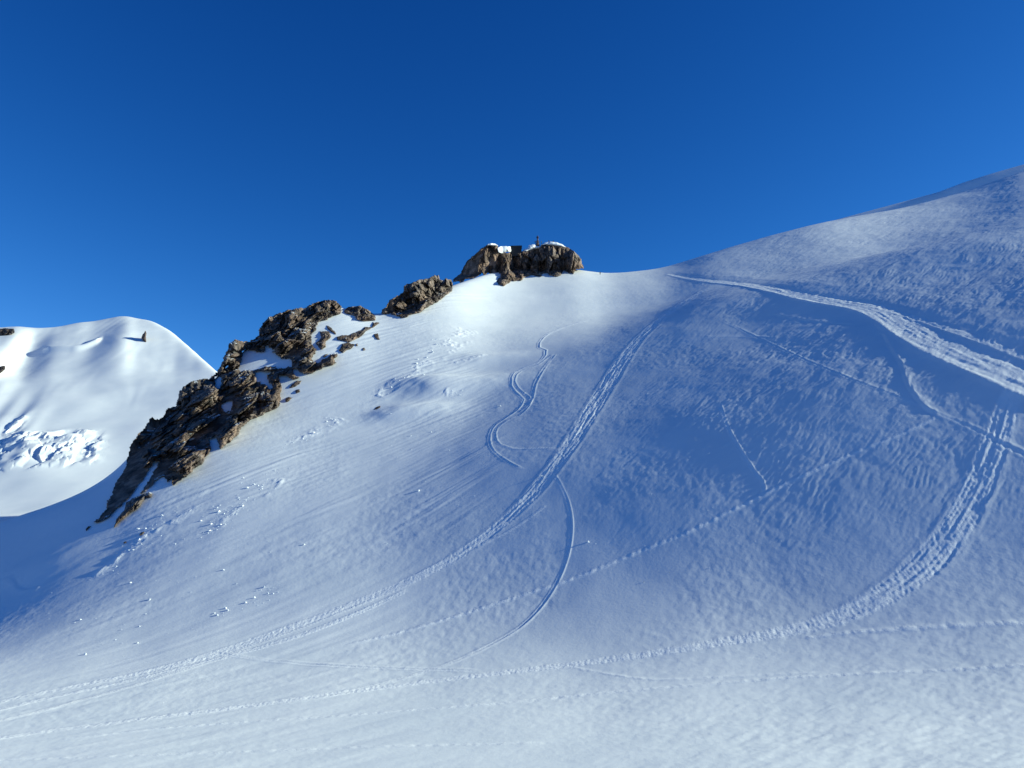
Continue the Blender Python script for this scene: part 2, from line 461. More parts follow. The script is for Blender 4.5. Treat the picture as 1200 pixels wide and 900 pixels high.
def detail(X, Y, Z0):
    global RGH
    RGH = np.zeros_like(X)
    """wind texture, runnels, lumps and trails, in metres"""
    dz = np.zeros_like(X)
    q = X / Y
    r = Z0 / Y
    # wind-sculpted scales on the right wall
    wr = sstep(.02, .30, q) * sstep(-.09, .02, r)
    ca, sa = math.cos(.62), math.sin(.62)
    a, b = X * ca + Y * sa, -X * sa + Y * ca
    wob = 1.6 * perlin2(X / 9, Y / 9, 40)
    n1 = perlin2(a / 5.2 + .3 * wob, b / 1.25 + wob, 21)
    n2 = perlin2(a / 2.4, b / .8 + wob, 22)
    patch = .55 + .6 * sstep(-.4, .5, perlin2(X / 28, Y / 28, 23))
    dz += wr * patch * (.042 * np.abs(n1) + .028 * n2 + .016 * perlin2(a / 1.1, b / .5 + wob, 28))
    n1b = perlin2(a / 11 + wob * .4, b / 3.4 + .5 * wob, 27)
    dz += sstep(.1, .45, q) * sstep(.04, .2, r) * .07 * n1b
    # general crust everywhere
    pt = .3 + 1.0 * sstep(-.45, .5, perlin2(X / 24 + .4 * perlin2(X / 9, Y / 9, 37), Y / 32, 38))
    dz += pt * .020 * perlin2(X / 1.7, Y / 1.7, 24) * sstep(70, 120, Y) + .035 * perlin2(X / 5.5, Y / 7, 25) * sstep(80, 150, Y)
    dz += pt * .012 * perlin2(X / .8, Y / .8, 26) * sstep(60, 110, Y)
    # sastrugi of the foreground
    wf = sstep(150, 70, Y)
    c2, s2 = math.cos(.25), math.sin(.25)
    a, b = X * c2 + Y * s2, -X * s2 + Y * c2
    wq = .35 + .65 * sstep(-.1, .5, q)
    dz += wf * wq * (.055 * perlin2(a / 3.0, b / 1.1 + .5 * perlin2(X / 4, Y / 4, 31), 32) + .022 * perlin2(a / 1.1, b / .45, 33)) + wf * .09 * perlin2(a / 14, b / 5.5, 34)
    # runnels down the left rib, along the fall line
    wl = sstep(.02, -.10, q) * sstep(-.06, .05, r)
    fx, fy = -.80, -.60
    a = X * fx + Y * fy; b = -X * fy + Y * fx
    runw = .4 + .9 * sstep(-.2, .5, perlin2(a / 60, b / 9, 51))
    dz += wl * runw * sstep(-.62, -.40, q) * (.10 * perlin2(a / 34, b / 1.9 + .6 * perlin2(X / 14, Y / 14, 53), 52) + .05 * perlin2(a / 8, b / .9, 54))
    # wavering broad ribs in the lower left
    dz += sstep(-.02, -.25, q) * sstep(.04, -.06, r) * sstep(-.75, -.45, q) * (.05 * perlin2(a / 40, b / 3.2, 55) + .025 * perlin2(a / 22, b / 1.3, 56))
    # avalanche crumbs: broken snow below the cornice and the rocks
    for (x0, y0, x1, y1, wpx, st) in [(545, 385, 520, 412, 16, 1.0), (520, 410, 440, 465, 11, .9), (400, 490, 340, 520, 10, .8), (330, 560, 235, 630, 9, 1.0),
                                      (215, 590, 105, 680, 8, .9), (520, 425, 570, 418, 5, .8), (250, 570, 200, 615, 8, .9), (520, 462, 545, 462, 5, .9)]:
        pts = [(x0, y0), ((x0 + x1) / 2, (y0 + y1) / 2 + 2), (x1, y1)]
        idx, d, s, hw, fade = track_frame(X, Y, pts, [wpx] * 3, 2.2)
        m = np.exp(-(d / hw) ** 2) * fade
        xx, yy = X[idx], Y[idx]
        lump = np.maximum(0, perlin2(xx / 1.7, yy / 2.0, 61) + .15) * .75 + .4 * np.maximum(0, perlin2(xx / .85, yy / 1.0, 62))
        cl = sstep(-.25, .25, perlin2(xx / 6, yy / 7, 63))
        dz[idx] += st * m * cl * lump * .38
        RGH[idx] = np.maximum(RGH[idx], .6 * m * cl)
    # ski tracks, trodden lines and footsteps
    for pts, wpx, kind, k in TR:
        idx, d, s, hw, fade = track_frame(X, Y, pts, wpx)
        t = d / hw
        xx, yy = X[idx], Y[idx]
        if kind in ('trod', 'ski'):
            inn = sstep(1.15, .75, np.abs(t))
            ruts = 1.3 * perlin2(t * hw / .55 + .8 * perlin2(s / 15, 0 * s, 71), s / 8, 79) + .7 * perlin2(t * hw / 1.5 + 5, s / 16, 71)
            lum = perlin2(xx / .45, yy / .9, 72) + .8 * perlin2(xx / .9, yy / 1.6, 73)
            amp = np.clip(hw * .035, .02, .075) * k
            if kind == 'trod':
                prof = inn * amp * (.6 * ruts + .36 * lum + .15) + amp * .5 * np.exp(-((np.abs(t) - 1.1) / .18) ** 2)
            else:
                prof = inn * amp * (.75 * ruts + .45 * lum - .3) + amp * .6 * np.exp(-((np.abs(t) - 1.1) / .2) ** 2)
            dz[idx] += prof * fade
            RGH[idx] = np.maximum(RGH[idx], fade * inn * (.75 + .35 * ruts * .5 + .3 * lum))
        elif kind == 'line':
            amp = np.clip(hw * .24, .03, .08) * k
            lum = (1 + .4 * perlin2(s / 3.5, t * .3, 74)) * np.clip(.75 + 1.0 * perlin2(s / 16, t * .15, 80), .1, 1.3)
            dz[idx] += fade * amp * lum * (-np.exp(-(t / .7) ** 2) + .9 * np.exp(-((t - 1.5) / .6) ** 2) + .55 * np.exp(-((t + 1.5) / .6) ** 2))
            RGH[idx] = np.maximum(RGH[idx], fade * min(1, .7 * k) * np.exp(-(t / 1.6) ** 4))
        elif kind == 'foot':
            amp = np.clip(hw * .2, .03, .07) * k
            lum = perlin2(xx / .9, yy / 1.6, 75)
            dz[idx] += fade * amp * np.exp(-t * t) * (.5 * lum + .4)
            RGH[idx] = np.maximum(RGH[idx], fade * min(1, .85 * k) * np.exp(-(t / 1.2) ** 2) * np.clip(.8 + .5 * lum, 0, 1))
        elif kind == 'step':
            amp = .16 * k
            dz[idx] += fade * amp * np.tanh(t * 1.6) * np.exp(-(t / 2.4) ** 2) * (1 + .5 * perlin2(s / 2.2, t, 76))
    # the trodden shelf path that climbs to the saddle: cut level into the slope
    for (pts, wpx, sc) in [(PATH, PATHW, 1.0), (PATH2, [1.5, 2.5, 3.5, 5, 6, 6.5, 7, 7.5], .9)]:
        idx, d, s, hw, fade = track_frame(X, Y, pts, wpx, 4.5)
        fade = sstep(0, .015, s / s.max())
        t = -d / hw            # + uphill (left side when walking right... sign fixed below)
        t = d / hw if sc > 0 else t
        slope = .075 * sc
        # level shelf: fill below, cut above
        blend = np.where(np.abs(t) < 1, -(t + .6), np.where(t > 0, -1.6 * np.exp(-(t - 1) / 1.6) * sstep(4.4, 3.0, t), .4 * np.exp(-(-t - 1) / .3)))
        xx, yy = X[idx], Y[idx]
        RGH[idx] = np.maximum(RGH[idx], .55 * fade * np.exp(-(t / 1.05) ** 8))
        ruts = 1.5 * perlin2(t * hw / 1.3 + .8 * perlin2(s / 18, 0 * s, 77), s / 13, 83)
        dz[idx] += fade * (blend * slope * hw + np.exp(-(t / 1.2) ** 6) * (np.clip(hw * .03, .02, .085) * ruts * (.6 + .8 * perlin2(s / 11, t * 2, 85)) + .05 * perlin2(xx / 1.2, yy / 1.2, 78))
                           + .04 * hw * np.exp(-((t + 1.0) / .25) ** 2))
    return dz, np.clip(RGH, 0, 1)


# ------------------------------------------------------------------ the snow slope
cols = np.concatenate([np.arange(-620, -20, 12.), np.arange(-20, 1221, 1.0), np.arange(1232, 1850, 12.)])
Yl = [1.0]
while Yl[-1] < 40: Yl.append(Yl[-1] * 1.06 + .15)
while Yl[-1] < 680:
    y = Yl[-1]
    Yl.append(y + np.interp(y, [40, 60, 90, 130, 200, 300, 545, 570, 640], [.13, .17, .24, .31, .40, .5, .85, 3, 10]))
Yr = np.array(Yl)
qc = (cols - 600) / FPX / CT
Q2, Y2 = np.meshgrid(qc, Yr)
Xf, Yf = (Q2 * Y2).ravel(), Y2.ravel()
Zb = np.concatenate([base_z(a, b) for a, b in zip(np.array_split(Xf, 8), np.array_split(Yf, 8))])
inside = (Yf > 38)
dz = np.zeros_like(Zb)
ii = np.where(inside)[0]
rgh = np.zeros(len(Zb), np.float32)
dz[ii], rgh[ii] = detail(Xf[ii], Yf[ii], Zb[ii])
Zf = Zb + dz * sstep(1.25, 1.05, Yf / ybrow(Xf / Yf))
print('slope', len(Zf), time.time() - T0, flush=True)
ground = mesh_from('snow_slope', np.stack([Xf, Yf, Zf], 1), grid_faces(len(Yr), len(cols)), M_SNOW)
at_ = ground.data.attributes.new('trodden', 'FLOAT', 'POINT'); at_.data.foreach_set('value', rgh)
tag(ground, kind='structure')

# ------------------------------------------------------------------ snow ridge beyond the right crest
c = np.arange(900, 1500, 10.0)
sky = np.interp(c, [900, 960, 980, 1060, 1100, 1130, 1160, 1200, 1300, 2000], [290, 265, 257.5, 236, 225, 213.5, 204, 192.5, 165, 110])
rows = []
for k, (Yk, drop) in enumerate([(540, 52), (554, 24), (565, 8), (571, 2), (575, 0), (580, 4), (588, 30), (596, 130)]):
    q, r = qr(c, sky)
    rows.append(np.stack([q * Yk, 0 * q + Yk, r * 575 - drop], 1))
fr = mesh_from('far_ridge', np.concatenate(rows), grid_faces(len(rows), len(c)), M_SNOW)
tag(fr, kind='structure')


# ------------------------------------------------------------------ the glaciated mountain behind on the left
FB = [(-900, 560), (-500, 430), (-250, 400), (-100, 388), (-30, 382), (0, 384), (18, 382.5), (40, 384.5), (55, 384), (70, 382.5), (85, 379.5), (92, 378), (110, 376.5), (125, 373.5), (140, 370.5), (150, 370.5),
      (160, 373.5), (172, 375), (182, 378), (200, 388), (220, 405), (250, 432), (300, 474), (360, 520), (450, 580), (600, 660), (900, 800)]
_fq, _fr = qr(*np.array(FB, float).T)
FA, FG = 330.0, .55      # face plane: z = FG*Y - FA


FT = .02
_frs = np.convolve(np.pad(np.interp(_qs, _fq, _fr), 60, mode='edge'), _kw, 'valid')
_fyb = 900 + 0 * _qs
for _ in range(60):
    _fyb = .7 * _fyb + .3 * np.clip((FA + FT * (_qs * _fyb + 420)) / np.maximum(FG - _frs, .2), 500, 1250)
_fyb = np.convolve(np.pad(_fyb, 60, mode='edge'), _kw, 'valid')


def far_yb(q):
    return np.interp(q, _qs, _fyb)


def pxpy(x, Y, z):
    q, r = x / Y, z / Y
    den = CT + r * ST
    v = (r * CT - ST) / den
    return 600 + FPX * q * (CT - v * ST), 450 - FPX * v


_fcorr = np.zeros_like(_qs)


def far_z(x, Y):
    q = x / Y
    yb = far_yb(q)
    z = FG * Y - FA - FT * (x + 420)
    k = 10.
    flat = .06 * Y - 40 + 0 * x          # glacier shelf at its foot
    m = np.maximum(z, flat)
    z = m + k * np.log(np.exp((z - m) / k) + np.exp((flat - m) / k))
    d = Y - yb
    L = 9.0
    z = z - 1.1 * L * softplus(d / L) + np.interp(q, _qs, _fcorr) * Y * sstep(.72, 1., Y / yb)
    px, py = pxpy(x, Y, z)
    up = sstep(520, 430, py)
    t = px + .95 * (py - 385)
    # spurs: convex ribs lit on their right, shaded on their left
    def rib(t0, left, right, h):
        s = t - t0
        return h * np.where(s < 0, np.exp(-(s / left) ** 2), np.exp(-(s / right) ** 2))
    z = z + up * (rib(48, 60, 16, 0) )
    t2 = px + .75 * (py - 372)
    s1 = t - 54
    z = z + sstep(470, 410, py) * 19 * (sig(-s1 / 5) * sstep(-95, -4, s1) * 1.0)          # bright facet, dark step right of it
    s2 = px + .9 * (py - 372) - 157
    z = z + sstep(465, 395, py) * 13 * sig(s2 / 11) * sstep(130, 20, s2)                     # summit dome, shaded flank to its left
    # bergschrund lip
    lip = 409 + .0022 * (px - 84) ** 2 * np.where(px < 84, 1.0, -3.5)
    z = z + 4.0 * np.exp(-((py - lip) / 2.6) ** 2) * sstep(48, 58, px) * sstep(121, 112, px)
    # wide soft waves
    z = z + 3.0 * perlin2((x + .8 * Y) / 90, (Y - .5 * x) / 110, 81) * sstep(380, 430, py) + .5 * perlin2(x / 34, Y / 34, 82) + .22 * perlin2((x + .25 * Y + 20 * perlin2(x / 60, Y / 60, 89)) / 15, Y / 60, 88) * sstep(500, 440, py)
    # flowing creases sweeping into the ice fall
    z = z + 3.0 * perlin2((px + .9 * (py - 470)) / 26, (px - py) / 160, 86) * sstep(70, 0, px) * sstep(430, 470, py) * sstep(540, 500, py)
    # ice fall: broken blocks
    w = np.exp(-((px - 55) / 62) ** 4) * np.exp(-((py - 528 + .10 * (px - 60)) / 21) ** 4)
    w = np.maximum(w, .8 * np.exp(-((px - 18) / 14) ** 2 - ((py - 500 + .8 * (px - 18)) / 7) ** 2))
    P = np.stack([x.ravel(), Y.ravel(), 0 * x.ravel()], 1)
    v1, e1 = cells3(P, 17.0, 84, np.diag([1, .8, 1])); v2, e2 = cells3(P, 7.0, 85, np.diag([1, .8, 1]))
    wv = sstep(.08, .7, w)
    ic = np.clip(2.3 * v1 + .8 * v2, -1.6, 1.8).reshape(x.shape)
    z = z + wv * (ic + 2.2 * perlin2(x / 16, Y / 12, 87)) + 4 * w
    return z


for _it in range(5):
    QQ = _qs[::6]
    YY = np.linspace(500, 1300, 400)[None] * np.ones((len(QQ), 1))
    e = np.interp(QQ, _fq, _fr) - (far_z(QQ[:, None] * YY, YY) / YY).max(1)
    _fcorr += .8 * np.interp(_qs, QQ, e)
    _fcorr = np.convolve(np.pad(_fcorr, 12, mode='edge'), _ker, 'valid')
fc = np.concatenate([np.arange(-900, -12, 16.), np.arange(-12, 262, 1.0), np.arange(268, 900, 12.)])
FY = np.concatenate([np.arange(380, 560, 14.), np.arange(560, 1150, 1.25), np.arange(1160, 1700, 30.)])
q = (fc - 600) / FPX / .99
Q3, Y3 = np.meshgrid(q, FY)
X3 = Q3 * Y3
Z3 = far_z(X3, Y3)
Z3[0, :] -= 250
fm = mesh_from('far_mountain', np.stack([X3.ravel(), Y3.ravel(), Z3.ravel()], 1), grid_faces(len(FY), len(fc)), M_FAR)
tag(fm, kind='structure')
print('far', time.time() - T0)
# lower glacier basin that carries the ground out to the horizon
g = np.concatenate([-np.geomspace(9000, 300, 12), np.linspace(-200, 200, 7), np.geomspace(300, 9000, 12)])
gx, gy = np.meshgrid(g, g)
gz = -260 + 30 * perlin2(gx / 900, gy / 900, 91)
vg = mesh_from('glacier_basin', np.stack([gx.ravel(), gy.ravel(), gz.ravel()], 1), grid_faces(len(g), len(g)), M_FAR)
tag(vg, kind='structure')


# ------------------------------------------------------------------ rock outcrops
def sdf_poly(PX, PY, poly):
    """+ inside, in pixels"""
    poly = np.array(poly, float); n = len(poly)
    d = np.full(PX.shape, 1e9); ins = np.zeros(PX.shape, bool)
    for i in range(n):
        a = poly[i]; b = poly[(i + 1) % n]; e = b - a
        wx, wy = PX - a[0], PY - a[1]
        t = np.clip((wx * e[0] + wy * e[1]) / (e @ e + 1e-9), 0, 1)
        d = np.minimum(d, (wx - t * e[0]) ** 2 + (wy - t * e[1]) ** 2)
        c = (a[1] <= PY) != (b[1] <= PY)
        xi = a[0] + (PY - a[1]) * e[0] / (e[1] if abs(e[1]) > 1e-9 else 1e-9)
        ins ^= c & (PX < xi)
    return np.where(ins, 1, -1) * np.sqrt(d)


def crag(name, poly, mat, step=.8, bulge=9., width=30., back=6., holes=(), rough=1.0, cells=(7., 2.8, 1.1), amps=(2.6, 1.1, .45), aniso=None,
         jitter=1.3, seed=0, depth=None, lean=0., clampx=None, dents=(), smooth=False, noise=1.0):
    """a closed body of rock: outline at its own distance, front bulging out of the snow, back inside the ridge"""
    P = np.array(poly, float)
    x0, y0 = P.min(0) - 3; x1, y1 = P.max(0) + 3
    gx = np.arange(x0, x1, step); gy = np.arange(y0, y1, step)
    PX, PY = np.meshgrid(gx, gy)
    sd = sdf_poly(PX, PY, poly)
    for h in holes:
        hs = sdf_poly(PX, PY, h) + 1.6 * perlin2(PX / 4, PY / 3, 5 + seed)
        sd = np.minimum(sd, -hs)
    sd = sd + jitter * (perlin2(PX / 5, PY / 5, 7 + seed) + .6 * perlin2(PX / 2.2, PY / 2.2, 8 + seed))
    ins = sd > 0
    HX = PX if clampx is None else clampx + 10 * softplus((PX - clampx) / 10)
    Yd = hitY(HX, PY) if depth is None else np.full(PX.shape, float(depth))
    if clampx is not None:
        Yd = Yd + .45 * 10 * softplus((clampx - PX) / 10)
    # smooth the carried depth a little
    for _ in range(int(6 / step)):
        Yd = (np.roll(Yd, 1, 0) + np.roll(Yd, -1, 0) + np.roll(Yd, 1, 1) + np.roll(Yd, -1, 1) + 2 * Yd) / 6 if depth is None and Yd.shape[0] > 6 else Yd
    if depth is None:
        edge = 4
        Y_ = hitY(HX, PY) + (0 if clampx is None else .45 * 10 * softplus((clampx - PX) / 10))
        m = np.zeros_like(PX); m[edge:-edge, edge:-edge] = 1
        Yd = np.where(m > 0, Yd, Y_)
    # inner distance gives the body its thickness
    s = np.clip(sd / width, 0, 1)
    prof = np.sqrt(np.clip(1 - (1 - s) ** 2, 0, 1))
    q, r = qr(PX, PY)
    W = np.stack([q * Yd, Yd, r * Yd], -1)
    flat = W.reshape(-1, 3)
    body = bulge * prof
    disp = 0
    for sz, am, sk in zip(cells, amps, (1, 2, 3)):
        v, e = cells3(flat + 3 * noise * np.stack([perlin2(flat[:, 0] / sz / 1.5, flat[:, 2] / sz / 1.5, 13 + seed)] * 3, 1) * sz * .08, sz, 40 + 10 * sk + seed, aniso)
        disp = disp + am * v - am * .5 * np.clip(.12 - e, 0, .12) / .12
    big = perlin2(flat[:, 0] / 16, flat[:, 2] / 16, 15 + seed) * bulge * .35
    disp = (disp + big).reshape(PX.shape)
    for (dx, dy, rx, ry, am) in dents:
        disp = disp + am * np.exp(-((PX - dx) / rx) ** 2 - ((PY - dy) / ry) ** 2)
    ramp = sstep(0, 5.0 / max(step, .4) * step, sd) 
    f = body + rough * disp * ramp
    f = np.maximum(f, .7 * sstep(0, 1.6, sd) + .25) + lean * (PY - P[:, 1].mean())
    Yfr = Yd - f
    Ybk = Yd + back * prof + .8
    Vf = np.stack([q * Yfr, Yfr, r * Yfr], -1).reshape(-1, 3)
    Vb = np.stack([q * Ybk, Ybk, r * Ybk - .0], -1).reshape(-1, 3)
    nr, nc = PX.shape
    cell = ins[:-1, :-1] & ins[1:, :-1] & ins[:-1, 1:] & ins[1:, 1:]
    ci, cj = np.where(cell)
    a = ci * nc + cj
    Ff = np.stack([a, a + nc, a + nc + 1, a + 1], 1)
    N = nr * nc
    Fb = np.stack([a + N, a + 1 + N, a + nc + 1 + N, a + nc + N], 1)
    E = []
    pad = np.pad(cell, 1)
    up = ~pad[:-2, 1:-1][ci, cj]; dn = ~pad[2:, 1:-1][ci, cj]; lf = ~pad[1:-1, :-2][ci, cj]; rt = ~pad[1:-1, 2:][ci, cj]
    for mask, (o1, o2) in ((up, (0, 1)), (dn, (nc + 1, nc)), (lf, (nc, 0)), (rt, (1, nc + 1))):
        k = a[mask]
        E.append(np.stack([k + o1, k + o2, k + o2 + N, k + o1 + N], 1))
    F = np.concatenate([Ff, Fb] + E)
    V = np.concatenate([Vf, Vb])
    used = np.unique(F); remap = np.full(len(V), -1); remap[used] = np.arange(len(used))
    o = mesh_from(name, V[used], remap[F], mat, smooth=smooth)
    return o


diag = np.array([[1.0, 0, .25], [0, .06, 0], [-.35, 0, .85]])
vert = np.array([[1.25, 0, 0], [0, .06, 0], [0, 0, .5]])
blok = np.diag([1, .35, .85])

MAIN = [(109, 612), (114, 607.5), (125, 595), (125, 586), (131, 579.5), (137, 562), (146.7, 548), (149.8, 534), (153, 520), (162, 508), (171.5, 498.7), (174.7, 490),
        (179, 488), (182.4, 491.7), (191, 488), (193.3, 480.5), (205.6, 475), (207, 470), (208.8, 460), (214, 452.7), (222, 447.5), (233, 444.7), (244, 443), (250, 439), (256.7, 432), (260, 422),
        (266, 410), (269, 402), (275.5, 397.5), (284.5, 399.5), (292, 399.5), (297, 397), (303, 392), (304, 384), (307, 379), (309, 378), (312, 373), (319.5, 370), (324, 368), (338, 362),
        (348, 361), (358, 360.5), (363, 357), (371, 353), (378, 351.5), (390, 351.5), (398, 355), (401, 360), (400.5, 366.5), (397, 369), (390, 370.5), (383, 374.5), (377, 376), (373, 378),
        (372, 383), (367, 390), (364.5, 397), (367, 405.5), (371, 409), (370, 414), (365.5, 420), (372, 424.5), (383, 418), (392, 413), (398, 415), (392, 420), (394.5, 425.5), (385.5, 429),
        (379, 430.5), (368, 436.7), (360, 438.5), (352, 436), (346, 432), (341, 431), (345, 438), (352, 443), (343, 445), (335, 440), (327, 440), (330.7, 454), (328.7, 463), (329, 472.7), (326.7, 476.7), (318.7, 481),
        (310.7, 484.7), (300, 490), (293, 492.7), (284, 500.7), (278.7, 511), (268, 519), (258, 527), (255, 518), (252, 511), (245, 515), (247, 524), (246.7, 529),
        (239, 541), (229, 550), (219.7, 557.8), (209, 564), (202.6, 569.4), (200.3, 566), (202, 560), (195, 566), (191.8, 558), (184, 562.4), (176, 570), (170, 576), (163, 581), (168, 571), (176, 560), (181, 550), (187, 541),
        (182, 540), (176, 548), (172, 556), (166, 563), (158, 574), (150, 584), (139, 595), (128, 605), (119, 611)]
H1 = [(284, 416), (288, 409), (296, 411), (304, 414), (311, 411), (311, 405), (318, 407), (322, 415), (330, 420), (341, 422), (343, 429), (333, 431), (322, 430), (311, 428), (302, 433), (293, 434), (280, 434), (283, 426)]
H2 = [(301, 435), (318.7, 434.7), (313, 440), (314, 447), (319, 452.7), (318, 457), (312, 452), (305, 447), (299, 442)]
H3 = [(251, 441), (256, 440), (259, 446), (257, 454), (253, 452)]
H4 = [(259, 476), (266, 471), (272, 469), (271, 478), (267, 483), (261, 480)]
H5 = [(264, 430), (268, 430), (266, 434)]
main_dents = [(112, 560, 74, 66, -16), (265, 463, 11, 9, -6), (246, 485, 15, 10, -6), (222, 510, 14, 14, -6), (258, 500, 11, 13, -5), (240, 520, 13, 13, -4), (243, 460, 14, 12, 4.5), (214, 503, 6, 12, 3.5),
              (288, 475, 11, 20, 4.5), (318, 462, 8, 16, 3.5), (303, 470, 2.5, 16, -4), (310, 386, 9, 14, -3.5), (357, 392, 6, 22, 4.5), (345, 402, 7, 16, -4), (385, 362, 10, 8, 3), (352, 412, 10, 8, -2), (275, 412, 6, 12, 3), (330, 415, 26, 8, -2.5)]
SUMMIT = [(530, 327.5), (540, 320), (542.5, 313.5), (548.7, 304), (555, 299), (561, 294), (563.5, 291), (570.5, 286.8), (577, 286), (583, 287.5), (585, 291), (586, 295.5), (597, 296), (600, 294), (612, 294.5),
          (617, 293), (625.7, 290.5), (633, 288.5), (635, 285.5), (643.5, 286), (653, 287), (662, 288.5), (667, 290.5), (672, 293.5), (677, 298), (681, 303.5), (682.5, 309), (685, 314.5), (679, 315.5), (676, 316),
          (672, 321), (666, 320), (660.7, 317), (657.5, 323), (650, 324.5), (643.5, 322.5), (641, 320), (636.5, 320), (634, 324.5), (629, 323.5), (623, 322), (615, 325), (611, 329.5), (600, 329), (598, 331),
          (590, 336), (584.4, 333.5), (577.4, 329), (576.6, 323.7), (572, 320), (568, 324), (565, 320), (556, 326.8), (545.5, 327.5), (540, 334), (538, 330), (531.5, 330.6)]
MID = [(446, 367), (447.5, 362.5), (452, 359), (456, 351.7), (465, 346), (472, 342.5), (473, 336), (476, 332), (483, 331), (490, 328), (501.7, 326), (509, 322), (514, 322.5), (516, 326.7), (519, 328), (523, 326), (528, 327.5),
       (531, 331.7), (530, 341.7), (523, 346), (516.7, 351.7), (509, 356), (500, 361), (491.7, 366.7), (480, 369), (477.5, 372), (469, 372), (461.7, 369), (457.5, 367), (450, 367.5)]

o = crag('rock_outcrop', MAIN, M_ROCK, .8, 10, 34, 9, [H1, H2, H3, H4, H5], cells=(8.5, 3.3, 1.3), amps=(5.0, 2.1, .75), aniso=diag, seed=0, dents=main_dents)
tag(o, 'largest dark brown crag, a long rib with snow patches running down the left ridge', 'rock')
summit = crag('summit_rock', SUMMIT, M_ROCK2, .45, 8, 17, 14, (), cells=(6.5, 2.8, 1.2), amps=(3.6, 1.6, .6), aniso=vert, jitter=.7, seed=100, clampx=572,
              dents=[(536, 314, 42, 26, -11), (580, 292, 4, 5, 3), (593, 318, 6, 13, 5.5), (583, 312, 5, 14, -3), (606, 310, 5, 14, -5), (628, 313, 4, 9, 3), (649, 305, 7, 16, 6), (658, 306, 2.2, 13, -5), (668, 306, 5, 13, 5.5), (679, 308, 3, 9, -3), (637, 312, 4, 9, -4)])
tag(summit, 'summit rock tower with pale brown columns, snow caps and the statue on top', 'rock')
o = crag('rock_outcrop', MID, M_ROCK, .5, 8, 20, 8, (), cells=(5.0, 2.4, 1.1), amps=(3.2, 1.8, .7), seed=200, jitter=.8, dents=[(446, 352, 30, 24, -6), (490, 345, 7, 9, 2.5)])
tag(o, 'rounded brown boulder heap on the skyline between the big crag and the summit rock', 'rock')
SMALL = [
    ('rock_outcrop', [(403, 363), (408, 359.5), (422, 358), (432, 363), (440, 370), (440, 375.5), (434.5, 376), (424.5, 376.5), (418, 374.5), (415.5, 370), (408, 368), (403, 366)], 4, 9,
     'low brown rock dome on the skyline just right of the big crag'),
    ('rock', [(374.5, 388), (385.5, 388), (389, 394.5), (382, 400), (382, 406.7), (376.7, 410), (373, 406.7), (370, 402), (376.7, 395.5)], 2.2, 8, 'upright pale rock in the snow hollow right of the big crag'),
    ('rock', [(383, 381.5), (386, 382), (393, 389), (395, 393), (391, 391), (383, 385)], 1.2, 4, 'thin slanting slab in the snow hollow above the upright pale rock'),
    ('rock', [(394.5, 394.5), (401, 392.5), (408, 393), (414.5, 390), (423, 386.7), (428, 383), (435.5, 383), (437, 377), (446, 378), (438, 383.5), (429, 388), (425.5, 393), (416.7, 398), (410, 401), (401, 399.5), (395, 398)], 2.2, 9,
     'long narrow rock band edging the snow hollow from the low dome downwards'),
    ('rock', [(401, 403), (408, 401), (415.5, 403.5), (413, 408), (405.5, 411), (402, 413.5), (396.5, 411)], 2.0, 8, 'squat rock just below the long narrow band'),
    ('rock', [(438, 391), (443, 390.5), (444, 395), (446, 398.5), (442, 398), (438.5, 395)], 1.2, 5, 'single stone on open snow right of the long narrow band'),
    ('rock', [(424, 408), (427, 407.5), (428, 410), (425, 411)], .7, 2.5, 'tiny lone stone on open snow below the squat rock'),
    ('rock', [(416.5, 403), (419, 402.7), (419.5, 405.3), (417, 405.5)], .6, 2.2, 'tiny stone touching the right end of the squat rock'),
    ('rock', [(338, 455), (342, 450), (348, 446), (353, 446), (351, 450), (344, 454)], 1.4, 5, 'flat stone in the snow gully under the big crag, largest of three'),
    ('rock', [(346, 458), (351, 455.5), (351.5, 459.5), (347, 461.5)], 1.0, 4, 'middle stone of three in the snow gully under the big crag'),
    ('rock', [(334, 467), (339, 465), (343, 466), (339, 470), (335, 472)], 1.2, 4, 'lowest stone of three in the snow gully under the big crag'),
    ('rock_outcrop', [(154.4, 584), (165, 580), (174.6, 576), (178.5, 578), (177, 583.4), (171, 583), (162, 596), (153, 601.5), (143.5, 609), (133, 619), (136.5, 607.5), (145, 598), (148, 589)], 3, 10,
     'dark shaded rock strip at the foot of the big crag, across a thin snow gully'),
    ('rock', [(100, 620), (103, 616.5), (107, 616.5), (105, 619), (101, 622)], .9, 4, 'small dark stone just below the lowest tip of the big crag'),
    ('rock', [(163, 626), (166, 623.5), (170, 622.5), (168, 625.5), (164, 628)], .9, 4, 'small dark stone in blue shade, upper of two below the shaded strip'),
    ('rock', [(143, 637), (146, 634.5), (149, 634.5), (147, 637)], .8, 3, 'small dark stone in blue shade, lower of two below the shaded strip'),
    ('rock', [(437.5, 480), (441, 476.5), (446, 475.5), (446.5, 478), (442, 481.5)], 1.4, 4, 'lone dark stone at the lip of the shaded snow hollow in mid slope'),
    ('rock', [(378, 417.5), (381, 415), (385, 414.5), (383, 417), (379.5, 419)], .9, 4, 'small stone on the snow above the tail of the big crag'),
]
for k, (nm, poly, bl, wd, lab) in enumerate(SMALL):
    o = crag(nm, poly, M_ROCK, .35, bl, wd, max(1.2, bl), (), cells=(3.0, 1.3, .6), amps=(bl * .35, bl * .22, bl * .1), seed=300 + 7 * k, jitter=.5)
    tag(o, lab, 'rock')
